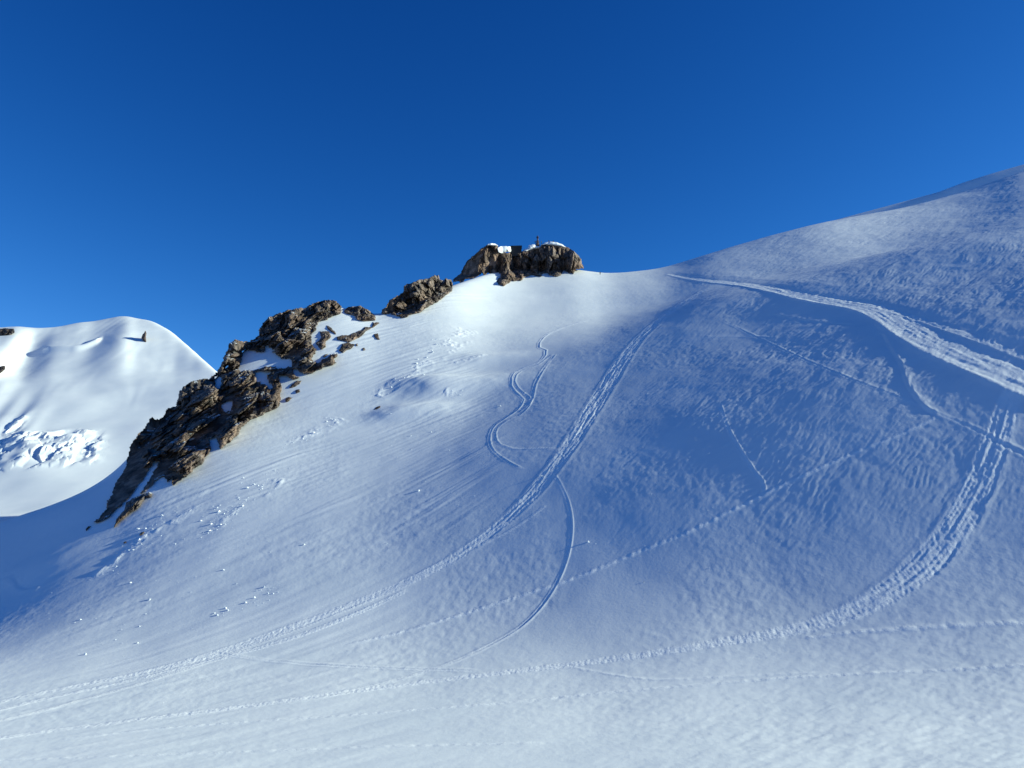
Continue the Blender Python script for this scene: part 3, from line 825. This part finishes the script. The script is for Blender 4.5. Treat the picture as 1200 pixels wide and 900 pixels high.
# rocks showing on the far mountain
FR = [([(165.5, 406), (168, 405), (169, 400), (165, 397), (167, 392), (170, 388), (172, 391), (171.5, 395), (172, 401), (171, 407), (166, 408.5), (162, 409)], 'small dark rock rib poking from the far snow dome'),
      ([(-14, 394), (-6, 386), (4, 384.5), (16, 385), (17, 389), (12, 394), (16, 397), (11, 400), (4, 396), (-4, 401)], 'dark rock on the far crest at the left edge of the view'),
      ([(-12, 446), (-6, 433), (2, 428), (7, 428.5), (6, 433), (1, 437), (-4, 447)], 'dark far rock below the crest at the left edge, lower of two')]
for k, (poly, lab) in enumerate(FR):
    cx, cy = np.array(poly).mean(0)
    q, r = qr(cx, cy)
    Ys = np.linspace(560, 1200, 1300)
    zz = far_z((q * Ys)[None], Ys[None])[0]
    hit = np.where(zz >= r * Ys)[0]
    Yh = Ys[hit[0]] if len(hit) else 900
    o = crag('far_rock', poly, M_ROCKF, .4, 3, 5, 8, (), cells=(6, 3, 1.5), amps=(1, .8, .5), seed=500 + k, jitter=.8, depth=Yh)
    tag(o, lab, 'rock')

# ------------------------------------------------------------------ snow caps, hut, statue and people on the summit rock
CAPS = [([(570, 287.5), (572, 285.6), (576, 284.8), (580, 285.2), (584, 288)], 3), ([(582, 291), (586, 288.8), (592, 288.2), (598.5, 288.9), (601, 293), (600, 296), (594, 295), (588, 297.5), (584, 296)], 1.5),
        ([(611, 296), (614, 292), (618, 290.5), (620, 287), (626, 285.8), (628, 287.6), (634.5, 288.2), (634.5, 291), (626, 292.4), (617, 296)], 3),
        ([(633, 287.5), (638, 284), (645, 282.8), (653, 283.8), (659, 286), (664, 290), (653, 289.3), (643, 288)], 3.5), ([(631, 295), (634, 295.6), (640, 299.3), (644.5, 302), (640, 304), (635.5, 301.3)], 4.5)]
for poly, bl in CAPS:
    cx, cy = np.array(poly).mean(0)
    o = crag('snow_cap', poly, M_SNOW, .3, bl + 2, 5, 8, (), cells=(3, 1.5, .7), amps=(.05, .03, .02), seed=610, jitter=.3, smooth=True, rough=.3)
    if cy > 294.5:
        # ledge snow sits on the face, well in front of the crest
        o.data.transform(__import__('mathutils').Matrix.Translation((0, 0, 0)))
    o.parent = summit
Yt = float(hitY(630, 300.0)) - 1.5


def box(x0, x1, y0, y1, z0, z1):
    V = [(x0, y0, z0), (x1, y0, z0), (x1, y1, z0), (x0, y1, z0), (x0, y0, z1), (x1, y0, z1), (x1, y1, z1), (x0, y1, z1)]
    F = [(0, 3, 2, 1), (4, 5, 6, 7), (0, 1, 5, 4), (1, 2, 6, 5), (2, 3, 7, 6), (3, 0, 4, 7)]
    return V, F


def pyobj(name, V, F, mat, parent=None, smooth=False):
    me = bpy.data.meshes.new(name); me.from_pydata([tuple(map(float, v)) for v in V], [], F); me.update()
    if smooth: me.polygons.foreach_set('use_smooth', np.full(len(me.polygons), True))
    me.materials.append(mat)
    o = bpy.data.objects.new(name, me); COL.objects.link(o)
    if parent: o.parent = parent
    return o


def lathe(prof, n=14, sx=1., sy=1.):
    V, F = [], []
    for (r, z) in prof:
        for k in range(n):
            a = 2 * math.pi * k / n
            V.append((r * sx * math.cos(a), r * sy * math.sin(a), z))
    for i in range(len(prof) - 1):
        for k in range(n):
            F.append((i * n + k, i * n + (k + 1) % n, (i + 1) * n + (k + 1) % n, (i + 1) * n + k))
    F.append(tuple(range(n))[::-1]); F.append(tuple((len(prof) - 1) * n + k for k in range(n)))
    return V, F


def skin_figure(name, joints, edges, mat, parent=None):
    me = bpy.data.meshes.new(name)
    me.from_pydata([j[:3] for j in joints], edges, []); me.update()
    o = bpy.data.objects.new(name, me); COL.objects.link(o)
    if parent: o.parent = parent
    sk = o.modifiers.new('skin', 'SKIN'); sk.use_smooth_shade = True
    for i, j in enumerate(joints):
        me.skin_vertices[0].data[i].radius = (j[3], j[3] * (j[4] if len(j) > 4 else 1))
        me.skin_vertices[0].data[i].use_root = (i == 0)
    sb = o.modifiers.new('sub', 'SUBSURF'); sb.levels = 1; sb.render_levels = 1
    me.materials.append(mat)
    return o


# hut
hp = at(605, 297.0, float(hitY(605, 300)) - 3.0)
pxm = hp[1] / FPX
hut = empty('hut', hp)
tag(hut, 'small dark boxy bivouac hut wedged on top of the summit rock', 'hut')
w2, hh = 6.4 * pxm, 8.2 * pxm
V, F = box(-w2, w2, -1.5, 3.0, -2.0, hh); pyobj('wall', V, F, M_HUT, hut)
V = [(-w2 - .25, -1.8, hh), (w2 + .25, -1.8, hh), (w2 + .25, 3.3, hh), (-w2 - .25, 3.3, hh), (-w2 - .25, -1.8, hh + .15), (w2 + .25, -1.8, hh + .3), (w2 + .25, 3.3, hh + .35), (-w2 - .25, 3.3, hh + .2),
     ]
pyobj('roof', V, F, M_ROOF, hut)
# statue
sp = at(630, 286.4, Yt)
pxm = sp[1] / FPX
statue = empty('statue', sp)
tag(statue, 'tall dark robed statue on a stone pedestal at the very top of the summit rock', 'statue')
V, F = lathe([(1.15, -1.2), (1.05, .4), (.80, .55), (.72, 1.7), (.88, 1.75), (.88, 1.95)], 12)
pyobj('pedestal', V, F, M_STONE, statue)
fig = skin_figure('figure', [(0, 0, 3.6, .36, .8), (0, 0, 2.9, .40, .85), (0, 0, 1.98, .50, .95), (0, 0, 4.35, .46, .65), (0, 0, 4.72, .17), (0, -.03, 5.0, .24, 1.1), (0, -.02, 5.28, .17),
                             (-.42, 0, 4.5, .2), (-.58, -.1, 3.85, .16), (-.50, -.35, 3.35, .11), (-.47, -.42, 3.2, .08), (.42, 0, 4.5, .2), (.58, -.1, 3.85, .16), (.50, -.35, 3.35, .11), (.47, -.42, 3.2, .08)],
                  [(0, 1), (1, 2), (0, 3), (3, 4), (4, 5), (5, 6), (3, 7), (7, 8), (8, 9), (9, 10), (3, 11), (11, 12), (12, 13), (13, 14)], M_BRONZE, statue)


def person(px, py, label, jacket, group=None, Y=None, lift=0., seated=False, yaw=0.):
    p = at(px, py, Y)
    if seated:
        J = [(0, 0, .22, .17, .8), (0, .02, .45, .17, .75), (0, 0, .66, .20, .6), (0, -.01, .79, .07), (0, -.03, .9, .105, 1.1), (0, -.02, 1.02, .075),
             (-.10, 0, .16, .11), (-.14, -.40, .30, .085), (-.14, -.62, .03, .06), (-.14, -.78, .02, .05), (.10, 0, .16, .11), (.14, -.40, .30, .085), (.14, -.62, .03, .06), (.14, -.78, .02, .05),
             (-.21, 0, .65, .08), (-.27, -.08, .40, .06), (-.18, -.30, .33, .045), (.21, 0, .65, .08), (.27, -.08, .40, .06), (.18, -.30, .33, .045)]
    else:
        J = [(0, 0, .95, .16, .8), (0, 0, 1.18, .16, .75), (0, 0, 1.42, .20, .6), (0, 0, 1.54, .07), (0, -.02, 1.64, .105, 1.1), (0, -.01, 1.76, .075),
             (-.10, 0, .86, .12), (-.12, -.03, .48, .085), (-.12, 0, .08, .06), (-.12, -.14, .05, .05), (.10, 0, .86, .12), (.12, -.03, .48, .085), (.12, .02, .08, .06), (.12, -.12, .05, .05),
             (-.21, 0, 1.42, .08), (-.27, .02, 1.14, .06), (-.25, -.10, .88, .045), (.21, 0, 1.42, .08), (.27, .02, 1.14, .06), (.25, -.10, .88, .045)]
    E = [(0, 1), (1, 2), (2, 3), (3, 4), (4, 5), (0, 6), (6, 7), (7, 8), (8, 9), (0, 10), (10, 11), (11, 12), (12, 13), (2, 14), (14, 15), (15, 16), (2, 17), (17, 18), (18, 19)]
    o = skin_figure('person', J, E, jacket)
    o.location = (p[0], p[1], p[2] + lift); o.rotation_euler.z = yaw
    tag(o, label, 'person', group)
    return o


M_J1 = plain_mat('navy_clothing', (.02, .025, .06), .8)
M_J2 = plain_mat('black_clothing', (.02, .02, .022), .8)
M_J3 = plain_mat('dark_green_clothing', (.02, .04, .04), .8)
grp = 'people at the summit'
person(627.2, 285.8, 'dark clad person standing at the left foot of the statue', M_J1, grp, Yt - .3)
person(634.4, 285.6, 'dark clad person standing at the right foot of the statue', M_J3, grp, Yt - .3, yaw=1.)
person(643, 283.3, 'dark clad person sitting on the round snow cap, nearer to the statue of two', M_J2, grp, Yt, seated=True, yaw=.5)
person(648.5, 283.6, 'dark clad person sitting on the round snow cap, farther from the statue of two', M_J2, grp, Yt, seated=True, yaw=-.6)
pp = at(703.3, 321.6)
person(703.3, 322.0, 'lone dark clad person standing on the snow saddle right of the summit rock', M_J2, None)

# ------------------------------------------------------------------ loose snow crumbs below the ridge
def crumbs():
    V, F = [], []
    ico = [(0, 0, 1), (.89, 0, .45), (.28, .85, .45), (-.72, .53, .45), (-.72, -.53, .45), (.28, -.85, .45), (.72, .53, -.45), (-.28, .85, -.45), (-.89, 0, -.45), (-.28, -.85, -.45), (.72, -.53, -.45), (0, 0, -1)]
    fc = [(0, 1, 2), (0, 2, 3), (0, 3, 4), (0, 4, 5), (0, 5, 1), (1, 6, 2), (2, 7, 3), (3, 8, 4), (4, 9, 5), (5, 10, 1), (6, 7, 2), (7, 8, 3), (8, 9, 4), (9, 10, 5), (10, 6, 1), (11, 7, 6), (11, 8, 7), (11, 9, 8), (11, 10, 9), (11, 6, 10)]
    ico = np.array(ico)
    spots = []
    for (x0, y0, x1, y1, w, n) in [(330, 550, 235, 632, 7, 150), (300, 560, 240, 615, 9, 90), (212, 592, 106, 682, 4, 110), (195, 600, 110, 690, 18, 40), (530, 395, 450, 460, 10, 90), (390, 490, 330, 525, 9, 60), (330, 690, 250, 720, 7, 60),
                                   (300, 600, 100, 780, 60, 120), (520, 462, 550, 460, 3, 16), (600, 480, 350, 640, 50, 90), (760, 640, 700, 650, 30, 20)]:
        n = int(n * .6); t = rng.random(n); s = rng.normal(0, 1, n)
        spots.append(np.stack([x0 + (x1 - x0) * t + s * w * .5, y0 + (y1 - y0) * t + s * w * .45 + rng.normal(0, 1, n)], 1))
    spots.append(np.stack([rng.uniform(700, 1190, 110), rng.uniform(400, 700, 110)], 1))
    S = np.concatenate(spots)
    W = at(S[:, 0], S[:, 1])
    out = []
    for i, p in enumerate(W):
        r = min(.36, .07 + .035 * rng.pareto(1.4)) * p[1] / 230
        if i >= len(W) - 110: r = .08 * p[1] / 170
        a = rng.uniform(0, 6.28); R = np.array([[math.cos(a), -math.sin(a), 0], [math.sin(a), math.cos(a), 0], [0, 0, 1]])
        v = ((ico * rng.uniform(.65, 1.3, (12, 1)) * rng.uniform(.6, 1.3, 3)) * r) @ R.T * [1, 1, .8]
        zb = float(base_z(np.array([p[0]]), np.array([p[1]]))[0]) + .35 * r
        F += [tuple(len(V) + k for k in f) for f in fc]
        V += [tuple(x) for x in v + [p[0], p[1], zb]]
    o = pyobj('snow_debris', V, F, M_SNOW)
    tag(o, 'small broken snow crumbs strewn over the slope below the rocks', 'snow debris', kind='stuff')


crumbs()

# ------------------------------------------------------------------ light, sky, camera
SUN_EL, SUN_AZ = math.radians(19.0), math.radians(88.0)      # azimuth clockwise from +Y (straight ahead)
sd = Vector((math.sin(SUN_AZ) * math.cos(SUN_EL), math.cos(SUN_AZ) * math.cos(SUN_EL), math.sin(SUN_EL)))
sl = bpy.data.lights.new('sun', 'SUN'); sl.energy = 4.85; sl.angle = math.radians(.53); sl.color = (.925, 1.0, .80)
so = bpy.data.objects.new('sun', sl); COL.objects.link(so); so.rotation_euler = sd.to_track_quat('Z', 'Y').to_euler(); so.location = sd * 500

w = bpy.data.worlds.new('World'); scn.world = w; w.use_nodes = True
nt = w.node_tree; bg = nt.nodes['Background']
sk = nt.nodes.new('ShaderNodeTexSky'); sk.sky_type = 'NISHITA'; sk.sun_disc = False
sk.sun_elevation = SUN_EL; sk.sun_rotation = SUN_AZ; sk.altitude = 4000; sk.air_density = 1.0; sk.dust_density = 0.0; sk.ozone_density = 3.0
hs = nt.nodes.new('ShaderNodeHueSaturation'); hs.inputs['Saturation'].default_value = 1.0
nt.links.new(sk.outputs['Color'], hs.inputs['Color'])
sp_ = nt.nodes.new('ShaderNodeSeparateColor'); cb_ = nt.nodes.new('ShaderNodeCombineColor')
nt.links.new(hs.outputs['Color'], sp_.inputs['Color'])
for ch, (pw, k) in {'Red': (2.47, .184), 'Green': (1.45, .44), 'Blue': (1.10, .84)}.items():
    # deep, dry high-altitude blue
    a = nt.nodes.new('ShaderNodeMath'); a.operation = 'POWER'; a.inputs[1].default_value = pw
    m = nt.nodes.new('ShaderNodeMath'); m.operation = 'MULTIPLY'; m.inputs[1].default_value = k
    nt.links.new(sp_.outputs[ch], a.inputs[0]); nt.links.new(a.outputs[0], m.inputs[0]); 
    c_ = nt.nodes.new('ShaderNodeMath'); c_.operation = 'MINIMUM'; c_.inputs[1].default_value = {'Red': .40, 'Green': 2.0, 'Blue': 5.0}[ch]
    nt.links.new(m.outputs[0], c_.inputs[0]); nt.links.new(c_.outputs[0], cb_.inputs[ch])
nt.links.new(cb_.outputs['Color'], bg.inputs['Color'])
bg.inputs['Strength'].default_value = .109

cam = bpy.data.cameras.new('camera'); cam.sensor_width = 36; cam.sensor_fit = 'HORIZONTAL'; cam.lens = FPX / 1200 * 36
cam.clip_start = .1; cam.clip_end = 30000
co = bpy.data.objects.new('camera', cam); COL.objects.link(co); co.rotation_euler = (math.pi / 2 + TH, 0, 0)
scn.camera = co
scn.view_settings.view_transform = 'Standard'; scn.view_settings.look = 'None'; scn.view_settings.exposure = 0.68; scn.view_settings.gamma = 1
scn.view_settings.use_curve_mapping = False
scn.render.engine = 'CYCLES'
scn.cycles.max_bounces = 5; scn.cycles.diffuse_bounces = 3
print('done', time.time() - T0)
